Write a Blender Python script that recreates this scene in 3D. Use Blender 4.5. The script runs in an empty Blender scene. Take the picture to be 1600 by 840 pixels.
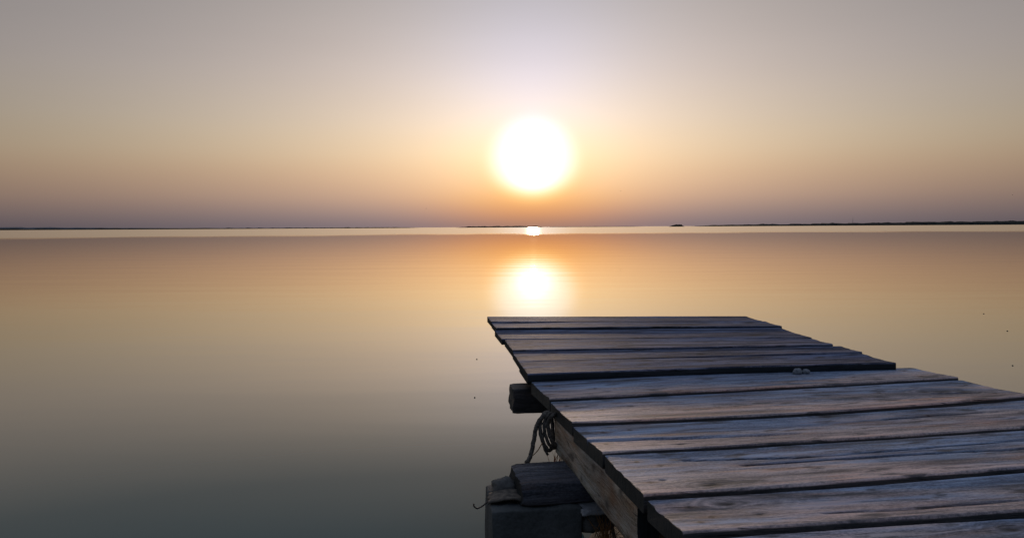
import bpy, bmesh, math, random
import numpy as np
from mathutils import Vector, Matrix, noise as mn

random.seed(7)
SC = bpy.context.scene
COL = SC.collection

# ------------------------------------------------------------------ scene / camera
SC.render.engine = 'CYCLES'
SC.cycles.use_denoising = True
SC.cycles.max_bounces = 6
SC.view_settings.view_transform = 'Standard'
SC.view_settings.look = 'None'
SC.view_settings.exposure = 0.0
SC.view_settings.gamma = 1.0

CAM_H, PITCH, ROLL = 0.92, math.atan(65.5 / 1200.0), math.radians(0.31)
cd = bpy.data.cameras.new('camera')
cam = bpy.data.objects.new('camera', cd)
COL.objects.link(cam)
cd.sensor_width = 36.0
cd.lens = 27.0
cd.clip_start = 0.02
cd.clip_end = 60000.0
fwd = Vector((0, math.cos(PITCH), -math.sin(PITCH)))
up0 = Vector((0, math.sin(PITCH), math.cos(PITCH)))
cr = Vector((1, 0, 0)) * math.cos(ROLL) - up0 * math.sin(ROLL)
cu = up0 * math.cos(ROLL) + Vector((1, 0, 0)) * math.sin(ROLL)
m = Matrix((cr, cu, -fwd)).transposed().to_4x4()
m.translation = Vector((0, 0, CAM_H))
cam.matrix_world = m
SC.camera = cam

SUN_DIR = Vector((0.0279, 0.9975, 0.0647)).normalized()
SUN_EL = math.asin(SUN_DIR.z)
SUN_AZ = math.atan2(SUN_DIR.x, SUN_DIR.y)


# ------------------------------------------------------------------ node helpers
class NB:
    """small expression builder over a node tree"""
    def __init__(self, nt):
        self.nt = nt

    def n(self, typ, **kw):
        nd = self.nt.nodes.new(typ)
        for k, v in kw.items():
            setattr(nd, k, v)
        return nd

    def put(self, sock, v):
        if isinstance(v, (int, float)):
            sock.default_value = v
        elif isinstance(v, (tuple, list)):
            if len(v) == 3 and sock.type == 'RGBA':
                v = tuple(v) + (1.0,)
            sock.default_value = v
        else:
            self.nt.links.new(v, sock)

    def m(self, op, a, b=0.0, c=0.0, clamp=False):
        nd = self.n('ShaderNodeMath', operation=op, use_clamp=clamp)
        self.put(nd.inputs[0], a)
        self.put(nd.inputs[1], b)
        self.put(nd.inputs[2], c)
        return nd.outputs[0]

    def v(self, op, a, b=(0, 0, 0), s=1.0):
        nd = self.n('ShaderNodeVectorMath', operation=op)
        self.put(nd.inputs[0], a)
        self.put(nd.inputs[1], b)
        if op == 'SCALE':
            self.put(nd.inputs['Scale'], s)
        return nd.outputs['Value'] if op in ('DOT_PRODUCT', 'LENGTH', 'DISTANCE') else nd.outputs['Vector']

    def xyz(self, a):
        nd = self.n('ShaderNodeSeparateXYZ')
        self.put(nd.inputs[0], a)
        return nd.outputs

    def comb(self, x, y, z):
        nd = self.n('ShaderNodeCombineXYZ')
        for s, v in zip(nd.inputs, (x, y, z)):
            self.put(s, v)
        return nd.outputs[0]

    def ramp(self, fac, stops, interp='LINEAR'):
        nd = self.n('ShaderNodeValToRGB')
        r = nd.color_ramp
        r.interpolation = interp
        while len(r.elements) < len(stops):
            r.elements.new(0.5)
        for e, (p, c) in zip(r.elements, stops):
            e.position = p
            e.color = (c[0], c[1], c[2], 1.0) if isinstance(c, (tuple, list)) else (c, c, c, 1.0)
        self.put(nd.inputs[0], fac)
        return nd.outputs[0]

    def noise(self, vec, scale=1.0, detail=2.0, rough=0.5, dist=0.0):
        nd = self.n('ShaderNodeTexNoise')
        self.put(nd.inputs['Vector'], vec)
        nd.inputs['Scale'].default_value = scale
        nd.inputs['Detail'].default_value = detail
        nd.inputs['Roughness'].default_value = rough
        nd.inputs['Distortion'].default_value = dist
        return nd.outputs[0]

    def mix(self, f, a, b, blend='MIX'):
        nd = self.n('ShaderNodeMix', data_type='RGBA', blend_type=blend)
        self.put(nd.inputs[0], f)
        self.put(nd.inputs[6], a)
        self.put(nd.inputs[7], b)
        return nd.outputs[2]

    def step(self, x, a, b):
        nd = self.n('ShaderNodeMapRange', interpolation_type='SMOOTHSTEP')
        self.put(nd.inputs[0], x)
        nd.inputs[1].default_value = a
        nd.inputs[2].default_value = b
        return nd.outputs[0]

    def bump(self, h, strength, dist, normal=None):
        nd = self.n('ShaderNodeBump')
        nd.inputs['Strength'].default_value = strength
        nd.inputs['Distance'].default_value = dist
        self.put(nd.inputs['Height'], h)
        if normal is not None:
            self.put(nd.inputs['Normal'], normal)
        return nd.outputs[0]


def new_mat(name):
    mt = bpy.data.materials.new(name)
    mt.use_nodes = True
    nt = mt.node_tree
    b = nt.nodes['Principled BSDF']
    return mt, NB(nt), b


# ------------------------------------------------------------------ sky
def build_world():
    w = bpy.data.worlds.new('World')
    SC.world = w
    w.use_nodes = True
    nt = w.node_tree
    nb = NB(nt)
    out = nt.nodes['World Output']
    bg = nt.nodes['Background']
    d = nb.v('NORMALIZE', nb.n('ShaderNodeTexCoord').outputs['Generated'])
    x, y, z = nb.xyz(d)
    el = nb.m('MULTIPLY', nb.m('ARCSINE', nb.m('MAXIMUM', z, 0.0)), 57.29578)     # degrees
    az = nb.m('MULTIPLY', nb.m('SUBTRACT', nb.m('ARCTAN2', x, y), SUN_AZ), 57.29578)
    aaz = nb.m('ABSOLUTE', az)
    # hazy evening veil, by elevation: sunward side and the cooler side behind the camera
    e = nb.m('DIVIDE', el, 90.0, clamp=True)
    W = [(0.0, (.170, .146, .175)), (0.012, (.285, .218, .215)), (0.025, (.430, .300, .245)), (0.043, (.560, .395, .280)),
         (0.060, (.620, .490, .350)), (0.085, (.595, .510, .415)), (0.125, (.550, .490, .482)), (0.175, (.495, .455, .450)),
         (0.26, (.385, .368, .385)), (0.45, (.250, .275, .350)), (1.0, (.22, .285, .44))]
    front = nb.ramp(e, W, 'B_SPLINE')
    back = nb.ramp(e, [(0.0, (.035, .04, .055)), (0.10, (.075, .085, .12)), (0.25, (.12, .15, .23)), (0.5, (.19, .25, .39)), (1.0, (.22, .285, .44))])
    g = nb.m('POWER', 2.71828, nb.m('MULTIPLY', nb.m('POWER', nb.m('DIVIDE', aaz, 27.0), 2.0), -1.0))
    g2 = nb.m('MULTIPLY_ADD', g, nb.m('MULTIPLY_ADD', nb.step(el, 6.0, 17.0), -0.30, 0.72), 0.445)
    # the sunward weighting fades towards the zenith
    g3 = nb.m('ADD', nb.m('MULTIPLY', g2, nb.m('SUBTRACT', 1.0, nb.step(el, 25.0, 70.0))), nb.step(el, 25.0, 70.0))
    front = nb.v('SCALE', front, (0, 0, 0), g3)
    veil = nb.mix(nb.step(aaz, 65.0, 150.0), front, back)
    # sun and its aureole, each colour channel with its own width (long paths redden the light low down)
    def lobe(cel, wx, wu, wd, amp, pw=1.0):
        a = nb.m('POWER', nb.m('DIVIDE', az, wx), 2.0)
        dv = nb.m('SUBTRACT', el, cel)
        up = nb.m('GREATER_THAN', dv, 0.0)
        wy = nb.m('MULTIPLY_ADD', up, wu - wd, wd)
        b = nb.m('POWER', nb.m('DIVIDE', dv, wy), 2.0)
        s = nb.m('POWER', nb.m('ADD', a, b), pw)
        return nb.m('MULTIPLY', nb.m('POWER', 2.71828, nb.m('MULTIPLY', s, -1.0)), amp)
    r = nb.m('ADD', nb.m('ADD', lobe(4.4, 3.3, 3.2, 2.6, 0.22, 2.2), lobe(4.0, 1.6, 1.6, 1.5, 0.40)), lobe(5.0, 7.2, 4.5, 4.0, 0.22, 0.75))
    gr = nb.m('ADD', nb.m('ADD', lobe(4.6, 3.15, 3.1, 2.5, 0.38, 2.6), lobe(4.0, 1.45, 1.5, 1.4, 0.70)), nb.m('ADD', lobe(5.8, 7.0, 5.8, 4.0, 0.23, 0.75), lobe(14.0, 10.0, 9.0, 5.0, 0.03)))
    bl = nb.m('ADD', nb.m('ADD', lobe(4.8, 3.02, 3.02, 2.4, 0.60, 2.6), lobe(4.0, 1.35, 1.4, 1.3, 1.25)), nb.m('ADD', lobe(8.5, 7.0, 6.6, 3.5, 0.29, 0.75), lobe(14.0, 10.0, 9.0, 5.0, 0.05)))
    ext = nb.step(el, 0.2, 3.4)
    glow = nb.comb(nb.m('MULTIPLY', r, nb.m('MULTIPLY_ADD', ext, 0.75, 0.25)),
                   nb.m('MULTIPLY', gr, nb.m('MULTIPLY_ADD', ext, 0.88, 0.12)),
                   nb.m('MULTIPLY', bl, ext))
    tot = nb.v('ADD', veil, glow)
    # the lowest, longest light path under the sun glows orange
    lowr = lobe(1.3, 7.0, 2.2, 1.6, 0.20)
    lowb = lobe(1.6, 6.5, 1.5, 2.4, 0.42)
    tx, ty, tz = nb.xyz(tot)
    tot = nb.comb(nb.m('ADD', tx, lowr), nb.m('ADD', ty, nb.m('MULTIPLY', lowr, 0.02)), nb.m('MULTIPLY', tz, nb.m('SUBTRACT', 1.0, lowb)))
    # faint uneven haze so that the sky is not a perfect gradient
    hz = nb.noise(nb.comb(nb.m('MULTIPLY', az, 0.05), nb.m('MULTIPLY', el, 0.35), 0.0), 1.0, 3.0, 0.55)
    tot = nb.v('SCALE', tot, (0, 0, 0), nb.m('MULTIPLY_ADD', hz, 0.05, 0.975))
    nt.links.new(tot, bg.inputs['Color'])
    bg.inputs['Strength'].default_value = 1.0
    sk = nb.n('ShaderNodeTexSky', sky_type='NISHITA')
    sk.sun_disc = False
    sk.sun_elevation = SUN_EL
    sk.sun_rotation = SUN_AZ
    sk.dust_density = 4.0
    b2 = nb.n('ShaderNodeBackground')
    nt.links.new(sk.outputs[0], b2.inputs['Color'])
    b2.inputs['Strength'].default_value = NISHITA
    add = nb.n('ShaderNodeAddShader')
    nt.links.new(bg.outputs[0], add.inputs[0])
    nt.links.new(b2.outputs[0], add.inputs[1])
    nt.links.new(add.outputs[0], out.inputs['Surface'])


NISHITA = 0.008
build_world()

ld = bpy.data.lights.new('sun', 'SUN')
ld.energy = 0.8
ld.angle = math.radians(0.53)
ld.color = (1.0, 0.74, 0.55)
lo = bpy.data.objects.new('sun', ld)
lo.rotation_euler = (-SUN_DIR).to_track_quat('-Z', 'Y').to_euler()
lo.location = (0, 0, 30)
COL.objects.link(lo)


# ------------------------------------------------------------------ object helpers
def tag(o, label=None, cat=None, group=None, kind=None):
    for k, v in (('label', label), ('category', cat), ('group', group), ('kind', kind)):
        if v:
            o[k] = v
    return o


def empty(name, loc, rz=0.0):
    o = bpy.data.objects.new(name, None)
    o.location = loc
    o.rotation_euler = (0, 0, rz)
    o.empty_display_size = 0.1
    COL.objects.link(o)
    return o


def link(name, verts, faces, mat, parent=None, loc=(0, 0, 0), smooth=True, attrs=None):
    """one mesh object; verts are world positions, stored relative to loc"""
    v = np.asarray(verts, dtype=float) - np.asarray(loc, dtype=float)
    me = bpy.data.meshes.new(name)
    me.from_pydata(v.tolist(), [], faces)
    if smooth:
        me.polygons.foreach_set('use_smooth', [True] * len(me.polygons))
    for k, (typ, data) in (attrs or {}).items():
        a = me.attributes.new(k, typ, 'POINT')
        a.data.foreach_set('vector' if typ == 'FLOAT_VECTOR' else 'value', np.asarray(data, dtype=np.float32).ravel())
    me.update()
    me.materials.append(mat)
    o = bpy.data.objects.new(name, me)
    COL.objects.link(o)
    if parent is not None:
        o.parent = parent
        o.location = Vector(loc) - parent.location
    else:
        o.location = loc
    return o


def nz(x, y, z=0.0):
    return mn.noise(Vector((x, y, z)))


# ------------------------------------------------------------------ wood
def wood_mat(name, dark, mid, light, warm, warm_amt=0.35, brown=0.65, rough=(0.5, 0.8), bump=1.0, fleck=1.0, spec=0.5, bandw=.42, two=((.95, 1, 1.05), (1, 1, 1), 1.0), end_gap_c=(.020, .024, .024)):
    """weathered timber: grain follows the stored 'grain' coordinate (metres along, metres across, seed)"""
    mt, nb, b = new_mat(name)
    at = nb.n('ShaderNodeAttribute', attribute_name='grain').outputs['Vector']
    s, t, q = nb.xyz(at)
    knot = nb.n('ShaderNodeAttribute', attribute_name='knot').outputs['Fac']
    stain = nb.n('ShaderNodeAttribute', attribute_name='stain').outputs['Fac']
    damp = nb.n('ShaderNodeAttribute', attribute_name='damp').outputs['Fac']
    crack = nb.n('ShaderNodeAttribute', attribute_name='crack').outputs['Fac']
    end = nb.n('ShaderNodeAttribute', attribute_name='endgrain_gap_shade').outputs['Fac']
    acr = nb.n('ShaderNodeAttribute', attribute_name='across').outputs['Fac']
    ring = nb.n('ShaderNodeAttribute', attribute_name='ring').outputs['Fac']
    nail = nb.n('ShaderNodeAttribute', attribute_name='nail').outputs['Fac']
    wob = nb.m('MULTIPLY', nb.m('SUBTRACT', nb.noise(nb.comb(nb.m('MULTIPLY', s, 5.0), nb.m('MULTIPLY', t, 12.0), q), 1.0, 2.0), 0.5), 0.020)
    t2 = nb.m('ADD', t, wob)
    band = nb.noise(nb.comb(nb.m('MULTIPLY', s, 2.8), nb.m('MULTIPLY', t2, 26.0), q), 1.0, 4.0, 0.6)
    med = nb.noise(nb.comb(nb.m('MULTIPLY', s, 8.0), nb.m('MULTIPLY', t2, 70.0), q), 1.0, 4.0, 0.65)
    fine = nb.noise(nb.comb(nb.m('MULTIPLY', s, 16.0), nb.m('MULTIPLY', t2, 420.0), q), 1.0, 3.0, 0.65)
    blot = nb.noise(nb.comb(nb.m('MULTIPLY', s, 4.0), nb.m('MULTIPLY', t, 13.0), nb.m('ADD', q, 31.0)), 1.0, 4.0, 0.6)
    grit = nb.noise(nb.comb(nb.m('MULTIPLY', s, 170.0), nb.m('MULTIPLY', t, 330.0), q), 1.0, 2.0, 0.7)
    v = nb.m('ADD', nb.m('ADD', nb.m('MULTIPLY_ADD', band, bandw, 0.5 * (0.42 - bandw)), nb.m('MULTIPLY', med, 0.36)), nb.m('MULTIPLY', fine, 0.22))
    v = nb.m('ADD', v, nb.m('MULTIPLY', nb.m('SUBTRACT', grit, 0.5), 0.34))
    c = nb.ramp(v, [(0.40, dark), (0.49, mid), (0.585, light)])
    brn = nb.noise(nb.comb(nb.m('MULTIPLY', s, 2.6), nb.m('MULTIPLY', t, 20.0), nb.m('ADD', q, 91.0)), 1.0, 4.0, 0.62)
    c = nb.mix(nb.m('MULTIPLY', nb.step(brn, 0.52, 0.66), brown), c, nb.mix(1.0, c, (1.0, .66, .44), 'MULTIPLY'))
    pale = nb.noise(nb.comb(nb.m('MULTIPLY', s, 3.4), nb.m('MULTIPLY', t2, 60.0), nb.m('ADD', q, 17.0)), 1.0, 4.0, 0.65)
    c = nb.mix(nb.m('MULTIPLY', nb.step(pale, 0.53, 0.66), 0.65), c, tuple(1.12 * k for k in light))
    wf = nb.m('MULTIPLY', nb.step(blot, 0.42, 0.68), warm_amt)
    c = nb.mix(wf, c, nb.mix(1.0, c, warm, 'MULTIPLY'))
    big = nb.noise(nb.comb(nb.m('MULTIPLY', s, 1.7), nb.m('MULTIPLY', t, 6.5), nb.m('ADD', q, 53.0)), 1.0, 4.0, 0.62)
    c = nb.mix(nb.m('MULTIPLY', nb.step(big, 0.47, 0.66), 0.62), c, nb.mix(1.0, c, (.38, .42, .52), 'MULTIPLY'))
    # sky tones painted into each board: blue-grey towards far edge, pinkish towards near
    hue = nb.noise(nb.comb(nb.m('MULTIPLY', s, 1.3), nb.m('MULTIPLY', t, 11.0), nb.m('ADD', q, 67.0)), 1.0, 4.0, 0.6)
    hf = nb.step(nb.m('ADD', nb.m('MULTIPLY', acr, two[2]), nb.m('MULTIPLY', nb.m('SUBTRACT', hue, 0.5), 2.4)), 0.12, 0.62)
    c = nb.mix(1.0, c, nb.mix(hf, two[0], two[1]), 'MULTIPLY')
    # dark weathered blotches and short dark checks along the grain
    dk = nb.noise(nb.comb(nb.m('MULTIPLY', s, 10.0), nb.m('MULTIPLY', t, 34.0), nb.m('ADD', q, 77.0)), 1.0, 4.0, 0.6)
    c = nb.mix(nb.m('MULTIPLY', nb.step(dk, 0.54, 0.68), 0.70 * fleck, 0.0, True), c, tuple(0.34 * k for k in dark))
    ck = nb.noise(nb.comb(nb.m('MULTIPLY', s, 9.0), nb.m('MULTIPLY', t2, 210.0), nb.m('ADD', q, 11.0)), 1.0, 2.0, 0.5)
    ckf = nb.step(ck, 0.67, 0.74)
    c = nb.mix(nb.m('MULTIPLY', ckf, 0.7), c, tuple(0.3 * k for k in dark))
    c = nb.mix(nb.m('MULTIPLY', stain, 0.8), c, (.20, .085, .028))
    c = nb.mix(nb.m('MULTIPLY', damp, nb.m('MULTIPLY_ADD', blot, 0.9, 0.5), clamp=True), c, (.030, .031, .034))
    c = nb.mix(nb.m('MULTIPLY', ring, 0.75), c, tuple(0.4 * k for k in dark))
    c = nb.mix(nb.m('MULTIPLY', knot, 0.88), c, (.020, .013, .010))
    c = nb.mix(crack, c, (.010, .009, .009))
    c = nb.mix(end, c, end_gap_c)  # dark end grain, and gap shade painted on the long sides
    c = nb.mix(nail, c, (.030, .019, .014))
    nb.put(b.inputs['Base Color'], c)
    rg = nb.m('MULTIPLY_ADD', v, rough[1] - rough[0], rough[0])
    nb.put(b.inputs['Roughness'], rg)
    b.inputs['Specular IOR Level'].default_value = spec
    h = nb.m('ADD', nb.m('MULTIPLY', med, 0.5), nb.m('MULTIPLY', fine, 0.35))
    h = nb.m('SUBTRACT', h, nb.m('MULTIPLY', ckf, 0.8))
    h = nb.m('SUBTRACT', h, nb.m('MULTIPLY', crack, 1.5))
    h = nb.m('ADD', h, nb.m('MULTIPLY', grit, 0.12))
    h = nb.m('ADD', h, nb.m('MULTIPLY', band, 0.8))
    nb.put(b.inputs['Normal'], nb.bump(h, 1.0, 0.0055 * bump))
    return mt


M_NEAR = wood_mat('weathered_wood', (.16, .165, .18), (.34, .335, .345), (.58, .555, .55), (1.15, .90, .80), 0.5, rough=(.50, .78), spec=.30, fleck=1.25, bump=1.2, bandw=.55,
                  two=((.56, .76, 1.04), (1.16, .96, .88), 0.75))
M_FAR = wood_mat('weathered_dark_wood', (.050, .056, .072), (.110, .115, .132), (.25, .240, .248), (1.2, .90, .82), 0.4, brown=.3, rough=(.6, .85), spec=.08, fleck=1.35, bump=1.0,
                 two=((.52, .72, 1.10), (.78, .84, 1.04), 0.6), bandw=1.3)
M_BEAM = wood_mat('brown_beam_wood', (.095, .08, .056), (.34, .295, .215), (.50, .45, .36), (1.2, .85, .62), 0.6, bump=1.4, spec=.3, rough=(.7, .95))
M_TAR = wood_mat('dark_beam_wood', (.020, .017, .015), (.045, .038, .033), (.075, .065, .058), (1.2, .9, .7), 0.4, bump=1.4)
M_GREYB = wood_mat('grey_timber', (.03, .031, .034), (.075, .076, .08), (.15, .148, .15), (1.15, .92, .8), 0.4, bump=1.6, spec=.3, rough=(.7, .95))


def curve(pts):
    """smooth y(x) through a few measured points"""
    p = np.array(pts)
    k = 1 if len(p) == 2 else 2
    c = np.polyfit(p[:, 0], p[:, 1], k)
    x0, x1 = p[:, 0].min(), p[:, 0].max()
    d = np.polyder(c)
    def f(x):
        x = np.asarray(x, dtype=float)
        y = np.polyval(c, np.clip(x, x0, x1))
        y = y + np.where(x > x1, (x - x1) * np.polyval(d, x1), 0) + np.where(x < x0, (x - x0) * np.polyval(d, x0), 0)
        return y
    return f


def make_plank(parent, back, front, left, right, ztop, thick, mat, seed, cup=0.006, tilt=0.0, gap=0.007, jl=0.0, jr=0.0,
               knots=(), stains=(), damps=(), cracks=(), nails=(), res=0.0045, wear=0.0038, name='plank'):
    """one board: BACK and FRONT are y(x) edges, LEFT and RIGHT are x(y) end lines; the upper face is cupped, worn along
    its edges and ragged at its ends.  tilt > 0 raises the near edge."""
    rs = np.random.RandomState(seed)
    fb = lambda x: back(x) - gap * 0.5
    ff = lambda x: front(x) + gap * 0.5
    ym = 0.5 * (fb(0.5) + ff(0.5))
    L = right(ym) - left(ym)
    Wd = float(fb(0.6) - ff(0.6))
    nu, nv = int(L / res), max(14, int(Wd / res))
    # v knots, with extra lines at both arrises and along each crack
    base = np.linspace(0, 1, nv)
    ed = wear / Wd
    v = np.unique(np.concatenate([base, [0.25 * ed, 0.5 * ed, ed, 1.5 * ed, 1 - 0.25 * ed, 1 - 0.5 * ed, 1 - ed, 1 - 1.5 * ed]]))
    v = v[np.concatenate([[True], np.diff(v) > 1e-4])]
    U = np.linspace(0, 1, nu)
    UU, VV = np.meshgrid(U, v, indexing='ij')
    # ragged ends
    jag_l = np.array([nz(k * Wd * 28, seed * 3.1, 1.0) * 0.0035 + nz(k * Wd * 110, seed * 3.1, 5.0) * 0.0018 for k in v]) + jl
    jag_r = np.array([nz(k * Wd * 28, seed * 3.1, 9.0) * 0.006 + nz(k * Wd * 110, seed * 3.1, 15.0) * 0.003 for k in v]) + jr
    # iterate for end positions (left/right depend on y)
    def place(UU, VV):
        x0 = np.full(VV.shape, left(ym))
        for _ in range(3):
            y0 = fb(x0) * (1 - VV) + ff(x0) * VV
            x0 = left(y0) + np.interp(VV, v, jag_l)
        x1 = np.full(VV.shape, right(ym))
        for _ in range(3):
            y1 = fb(x1) * (1 - VV) + ff(x1) * VV
            x1 = right(y1) + np.interp(VV, v, jag_r)
        X = x0 * (1 - UU) + x1 * UU
        Y = fb(X) * (1 - VV) + ff(X) * VV
        return X, Y
    X, Y = place(UU, VV)
    # wavering long edges
    wb = np.array([nz(k * L * 6, seed * 7.7, 2.0) * 0.0018 + nz(k * L * 30, seed * 7.7, 2.5) * 0.0010 for k in U])
    wf = np.array([nz(k * L * 6, seed * 7.7, 4.0) * 0.0018 + nz(k * L * 30, seed * 7.7, 4.5) * 0.0010 for k in U])
    Y = Y + wb[:, None] * (1 - VV) + wf[:, None] * VV
    sdir = np.array([1.0, float((front(0.8) - front(0.3)) / 0.5)])
    sdir /= np.linalg.norm(sdir)
    S = X * sdir[0] + Y * sdir[1]
    T = X * sdir[1] - Y * sdir[0]            # metres across, growing towards the camera
    # height
    Z = np.full(X.shape, 0.0)
    Z += 0.0006 * np.clip(1 - VV / 0.32, 0, 1) ** 2 * np.array([0.8 + 0.6 * nz(a * L * 2.5, seed * 4.1, 6.0) for a in U])[:, None]
    tw = rs.uniform(-0.0012, 0.0012)
    Z += cup * ((2 * VV - 1) ** 2 - 1.0) + tilt * (VV - 0.5) + tw * (2 * UU - 1) * (2 * VV - 1)
    und = np.array([[nz(a * L * 2.3, b * Wd * 7, seed * 1.7) for b in v[::3]] for a in U[::6]])
    uu = np.array([np.interp(v, v[::3], row) for row in und])
    uu = np.array([np.interp(U, U[::6], uu[:, j]) for j in range(len(v))]).T
    Z += uu * 0.0016
    # arrises worn round
    dv = np.minimum(VV, 1 - VV) * Wd
    wr = np.array([1 + 0.6 * nz(a * L * 9, seed * 2.2, 0.3) for a in U])[:, None] * wear
    k = np.clip(1 - dv / wr, 0, 1)
    Z -= wr * 0.8 * (1 - np.sqrt(np.clip(1 - k * k, 0, 1)))
    du = np.minimum(UU, 1 - UU) * L
    k = np.clip(1 - du / (wear * 0.9), 0, 1)
    Z -= wear * 0.12 * k * k
    # knots, stains, cracks
    kn = np.zeros_like(X); st = np.zeros_like(X); dm = np.zeros_like(X); ckk = np.zeros_like(X); nl = np.zeros_like(X)
    T2 = T.copy()
    rg = np.zeros_like(X)
    def loc(p):
        return p[0] * sdir[0] + p[1] * sdir[1], p[0] * sdir[1] - p[1] * sdir[0]
    for (px, py, r_) in knots:
        a, b = loc((px, py))
        ds, dt = S - a, T - b
        e = np.exp(-(ds / (3.2 * r_)) ** 2 - (dt / (1.9 * r_)) ** 2)
        T2 -= dt * 0.85 * e
        kn = np.maximum(kn, np.exp(-((ds / (1.05 * r_)) ** 2 + (dt / (0.5 * r_)) ** 2) ** 1.5))
        if r_ >= .012:
            d_ = np.sqrt((ds / 2.6) ** 2 + (dt * (1 + .25 * np.sin(ds / r_ * 1.3))) ** 2) / r_
            np.maximum(rg, np.exp(-(d_ / 1.9) ** 2) * (0.5 + 0.5 * np.sin(d_ * 9.5 + 2.2 * np.sin(ds / r_))), out=rg)
        Z -= 0.0015 * np.exp(-(ds / r_) ** 2 - (dt / (0.6 * r_)) ** 2)
    for lst, arr in ((stains, st), (damps, dm)):
        for (px, py, rs_, rt_, am) in lst:
            a, b = loc((px, py))
            ds, dt = (S - a) / rs_, (T - b) / rt_
            np.maximum(arr, am * np.exp(-(ds * ds + dt * dt)), out=arr)
    for (pts, w_, dep) in cracks:
        p = np.array(pts)
        yc = np.interp(X, p[:, 0], p[:, 1])
        yc += np.array([nz(a * L * 14, seed * 5.5, 8.0) * 0.003 for a in U])[:, None]
        inside = np.clip((X - p[0, 0]) / 0.02, 0, 1) * np.clip((p[-1, 0] - X) / 0.10, 0, 1)
        prof = np.exp(-((Y - yc) / w_) ** 2) * inside
        Z -= dep * prof
        np.maximum(ckk, np.clip(np.exp(-((Y - yc) / (w_ * 0.8)) ** 2) * inside * min(1.0, dep / 0.004), 0, 1), out=ckk)
    if nails:
        for xx in (0.035, 0.92):
            for vv in (0.24, 0.74):
                xn = left(ym) + xx * L + rs.uniform(-.012, .012)
                yn = float(fb(xn) * (1 - vv) + ff(xn) * vv) + rs.uniform(-.008, .008)
                nails = list(nails) + [(xn, yn)]
    for (px, py) in nails:
        r2 = (X - px) ** 2 + (Y - py) ** 2
        np.maximum(nl, np.clip((0.0062 - np.sqrt(r2)) / 0.0025, 0, 1), out=nl)
        np.maximum(st, 0.75 * np.exp(-((S - loc((px, py))[0]) / 0.022) ** 2 - ((T - loc((px, py))[1]) / 0.006) ** 2), out=st)
    Z += ztop
    # assemble: rings of [top row + front side + bottom row + back side]
    zs = np.array([0.30, 0.62, 0.92, 1.0])
    n = len(v)
    ring_x, ring_y, ring_z, ring_t, ring_e = [X], [Y], [Z], [T2], [np.zeros_like(X)]
    def add(col, frac, inset, sign):
        ring_x.append(X[:, col:col + 1]); ring_y.append(Y[:, col:col + 1] - sign * inset)
        ring_z.append(Z[:, col:col + 1] - thick * frac)
        ring_t.append(T2[:, col:col + 1] + sign * thick * frac); ring_e.append(np.full((nu, 1), 0.92))  # long sides near-black in the colour, painting the shade of the gaps
    for f_, ins in ((0.07, 0.0004), (0.5, 0.001), (0.9, 0.0), (1.0, -0.004)):
        add(n - 1, f_, ins, 1)
    for f_, ins in ((1.0, -0.004), (0.9, 0.0), (0.5, 0.001), (0.07, 0.0004)):
        add(0, f_, ins, -1)
    RX, RY, RZ, RT, RE = (np.concatenate(a, axis=1) for a in (ring_x, ring_y, ring_z, ring_t, ring_e))
    ns = RX.shape[1]
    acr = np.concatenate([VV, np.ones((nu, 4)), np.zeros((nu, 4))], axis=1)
    z8 = np.zeros((nu, 8))
    attr = [np.concatenate([a, z8], axis=1) for a in (kn, st, dm, ckk, nl, rg)]
    gr = np.stack([np.repeat(S[:, :1], 0, axis=1)], 0) if False else None
    RS = np.concatenate([S, np.repeat(S[:, -1:], 4, axis=1), np.repeat(S[:, :1], 4, axis=1)], axis=1)
    verts = np.stack([RX, RY, RZ], -1).reshape(-1, 3)
    idx = np.arange(nu * ns).reshape(nu, ns)
    a = idx[:-1, :]; b_ = idx[1:, :]
    faces = np.stack([a, b_, np.roll(b_, -1, axis=1), np.roll(a, -1, axis=1)], -1).reshape(-1, 4)
    faces = faces[:, ::-1].tolist()
    ends = []
    # end caps get own vertices so their edges stay sharp and their colour is end grain
    for row, flip in ((0, False), (nu - 1, True)):
        st0 = len(verts) + sum(len(e_) for e_ in ends)
        loop = idx[row]
        pv = verts[loop].copy()
        c0 = pv.mean(axis=0)
        # bulge a little so the saw cut is not perfectly flat
        inner = c0 + (pv - c0) * 0.72
        inner[:, 0] += (0.0022 if flip else -0.0022) * np.array([nz(p_[1] * 90, p_[2] * 220, seed) for p_ in pv])
        ends.append(np.concatenate([pv, inner, c0[None]], 0))
        k_ = len(loop)
        for i in range(k_):
            j = (i + 1) % k_
            q = [st0 + i, st0 + j, st0 + k_ + j, st0 + k_ + i]
            tq = [st0 + k_ + i, st0 + k_ + j, st0 + 2 * k_]
            faces.append(q[::-1] if flip else q)
            faces.append(tq[::-1] if flip else tq)
    ev = np.concatenate(ends, 0)
    allv = np.concatenate([verts, ev], 0)
    ne = len(ev)
    grain = np.stack([RS.ravel(), RT.ravel(), np.full(nu * ns, seed * 13.7)], -1)
    eg = np.stack([ev[:, 2] * 3.0, ev[:, 1], np.full(ne, seed * 13.7 + 5)], -1)
    ex = lambda a_, val=0.0: np.concatenate([a_.ravel(), np.full(ne, val)])
    attrs = {'grain': ('FLOAT_VECTOR', np.concatenate([grain, eg], 0)),
             'knot': ('FLOAT', ex(attr[0])), 'stain': ('FLOAT', ex(attr[1])), 'damp': ('FLOAT', ex(attr[2])),
             'crack': ('FLOAT', ex(attr[3])), 'nail': ('FLOAT', ex(attr[4])), 'ring': ('FLOAT', ex(attr[5])), 'endgrain_gap_shade': ('FLOAT', ex(RE, 1.0)), 'across': ('FLOAT', ex(acr, 0.5))}
    c = allv.mean(axis=0)
    return link(name, allv, faces, mat, parent, tuple(c), True, attrs)


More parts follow.
